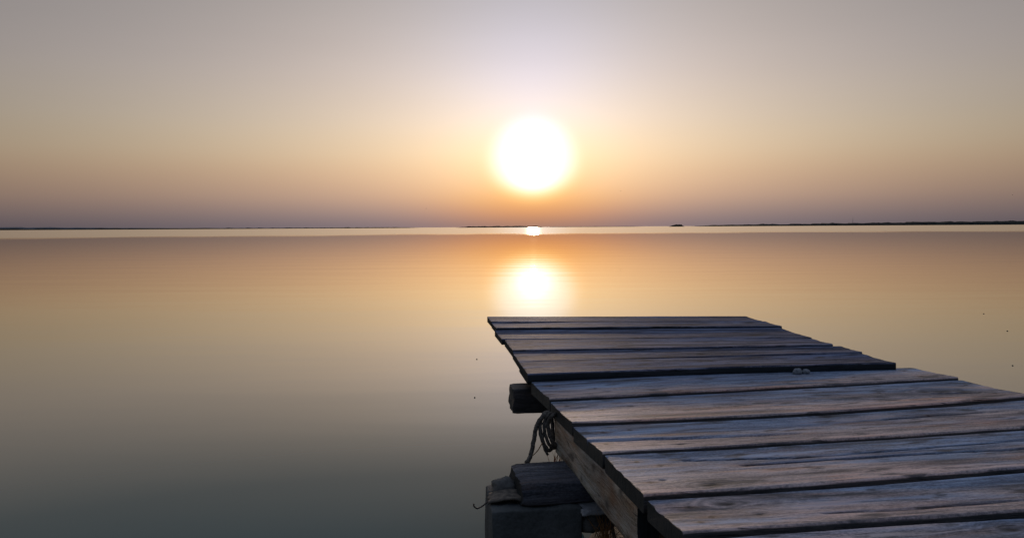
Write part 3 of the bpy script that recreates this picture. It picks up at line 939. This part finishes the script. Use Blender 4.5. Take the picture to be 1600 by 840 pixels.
tag(link('bark_scrap', V, Fc, mt, None, (-.02, 1.59, .35)), 'curled scrap of brown bark on top of the concrete block', 'bark')

# ---- dry grass
mt, nb, b = new_mat('dry_grass')
b.inputs['Base Color'].default_value = (.34, .20, .085, 1)
b.inputs['Roughness'].default_value = 0.6
tl = nb.n('ShaderNodeBsdfTranslucent')
tl.inputs['Color'].default_value = (.62, .34, .12, 1)
ms = nb.n('ShaderNodeMixShader')
ms.inputs[0].default_value = 0.5
mt.node_tree.links.new(b.outputs[0], ms.inputs[1])
mt.node_tree.links.new(tl.outputs[0], ms.inputs[2])
mt.node_tree.links.new(ms.outputs[0], mt.node_tree.nodes['Material Output'].inputs['Surface'])
M_DRY = mt


def tuft(base, n, length, spread, label, seed, lean=(0, 0)):
    rs = random.Random(seed)
    V, Fc = [], []
    for _ in range(n):
        a = rs.uniform(0, 6.283); s = rs.uniform(.2, 1) * spread; L_ = length * rs.uniform(.5, 1.1)
        bx, by = base[0] + rs.gauss(0, .010), base[1] + rs.gauss(0, .010)
        dx, dy = math.cos(a) * s + lean[0], math.sin(a) * s + lean[1]
        w = rs.uniform(.0007, .0016)
        o_ = len(V)
        for k in range(7):
            t = k / 6
            p_ = Vector((bx + dx * L_ * t ** 1.3, by + dy * L_ * t ** 1.3, base[2] + L_ * t * (1 - .35 * s * t)))
            ww = w * (1 - .85 * t)
            V += [(p_.x - ww, p_.y, p_.z), (p_.x + ww, p_.y, p_.z), (p_.x, p_.y + ww * 1.2, p_.z)]
        for k in range(6):
            for q in range(3):
                a0, a1 = o_ + k * 3 + q, o_ + k * 3 + (q + 1) % 3
                Fc.append([a0, a1, a1 + 3, a0 + 3])
    return tag(link('dry_grass_tuft', V, Fc, M_DRY, None, base), label, 'dry grass')


tuft((.108, 1.80, .355), 14, .06, .6, 'orange dry grass tuft caught behind the hanging rope', 4)
tuft((.190, 1.535, .280), 30, .075, .9, 'dry grass tuft in the shade below the side beam', 6)
v, f = tube('', [(.046, 1.745, .3945), (.058, 1.752, .405), (.068, 1.757, .420)], .0012, None, ns=5, sub=4)
tag(link('dry_stalk', v, f, M_DRY, None, (.06, 1.75, .40)), 'single dry stalk leaning between the hanging rope and the timber', 'dry stalk')

# ---- muddy bank under the jetty
mt, nb, b = new_mat('wet_mud')
p = nb.n('ShaderNodeNewGeometry').outputs['Position']
nb.put(b.inputs['Base Color'], nb.ramp(nb.noise(p, 14.0, 5.0, 0.65), [(0.35, (.035, .030, .024)), (0.65, (.085, .075, .058))]))
b.inputs['Roughness'].default_value = 0.7
nb.put(b.inputs['Normal'], nb.bump(nb.noise(p, 40.0, 5.0, 0.7), 0.8, 0.01))
M_MUD = mt
V, Fc = [], []
nx_, ny_ = 230, 140
for i in range(nx_ + 1):
    for j in range(ny_ + 1):
        x_ = -6 + 14 * i / nx_ if False else -5.0 + 11.0 * i / nx_
        y_ = -4.0 + 6.6 * j / ny_
        shore = 0.28 * (0.35 - y_) * (1 if y_ < .35 else .9)
        mound = min(.62 * math.exp(-((x_ - .66) / .55) ** 4 - ((y_ - 1.45) / .5) ** 4) - .10, .285)
        z_ = max(min(shore, .45 + .05 * shore), mound) + nz(x_ * 2.3, y_ * 2.3) * .02
        V.append((x_, y_, max(z_, -.25)))
for i in range(nx_):
    for j in range(ny_):
        a = i * (ny_ + 1) + j
        Fc.append([a, a + ny_ + 1, a + ny_ + 2, a + 1])
tag(link('bank', V, Fc, M_MUD, None, (0.5, 0, 0)), kind='structure')

# ------------------------------------------------------------------ birds and floating specks
mt, nb, b = new_mat('dark_feathers')
b.inputs['Base Color'].default_value = (.03, .028, .027, 1)
M_BIRD = mt


def bird(p, span, heading, flap, label):
    """a small bird on the wing: tapered body with tail, two bent wings, one continuous mesh"""
    V, Fc = [], []
    rings = [(-.50, .004), (-.34, .05), (-.15, .085), (.05, .10), (.22, .075), (.32, .055), (.40, .05), (.47, .012)]
    ns = 8
    for (yy, r) in rings:
        for k in range(ns):
            a = 2 * math.pi * k / ns
            flat = .35 if yy < -.3 else 1.0
            V.append((math.cos(a) * r * (1.9 if yy < -.3 else 1.0), yy, math.sin(a) * r * flat))
    for i in range(len(rings) - 1):
        for k in range(ns):
            j = (k + 1) % ns
            Fc.append([i * ns + k, i * ns + j, (i + 1) * ns + j, (i + 1) * ns + k])
    for s in (-1, 1):
        o_ = len(V)
        for (xx, zz, y0, y1) in ((.05, .02, -.14, .18), (.45, .22 * flap, -.16, .22), (.75, .24 * flap, -.16, .14), (1.1, .10 * flap, -.14, -.08)):
            V += [(s * xx, y0, zz), (s * xx, y1, zz), (s * xx, (y0 + y1) / 2, zz + .03)]
        for i in range(3):
            for q in range(3):
                a0, a1 = o_ + i * 3 + q, o_ + i * 3 + (q + 1) % 3
                Fc.append([a0, a1, a1 + 3, a0 + 3])
    R = Matrix.Rotation(heading, 4, 'Z')
    W_ = [(R @ Vector(v_)) * (span / 2.2) + Vector(p) for v_ in V]
    o_ = link('bird', [w_[:] for w_ in W_], Fc, M_BIRD, None, p)
    return tag(o_, label, 'bird', 'birds over the water')


def atd(pxl, pyl, d):
    return (px(pxl, d), d, CAM_H + (354.5 - .0054 * (pxl - 800) - pyl) / 1200.0 * d)


bird(atd(970, 299, 160), .5, 1.2, 1.2, 'tiny dark bird in the orange sky between the sun and the islet')
bird(atd(667, 326, 160), .45, -1.0, .8, 'tiny dark bird low over the far water, alone on the sunlit left side')
bird(atd(1580, 305, 150), .45, 1.4, 1.0, 'tiny dark bird in the sky above the long dark shore')

for (x_, y_, r_, lab) in ((-.249, 5.32, .008, 'dark fleck floating on pale water beside the raised jetty deck'),
                          (-.205, 4.11, .007, 'dark fleck floating on water beside the dark cross beam end'),
                          (4.866, 7.888, .010, 'farthest of three dark flecks on the water beyond the jetty side'),
                          (4.275, 6.593, .010, 'middle one of three dark flecks on the water beyond the jetty side'),
                          (3.261, 4.966, .008, 'dark fleck on the water closest to the near deck corner')):
    tag(stone('floating_fleck', (x_, y_, .002), (r_ * .55, r_ * .8, .003), M_STONE, x_ * 9), lab, 'floating debris', 'flecks on the water')
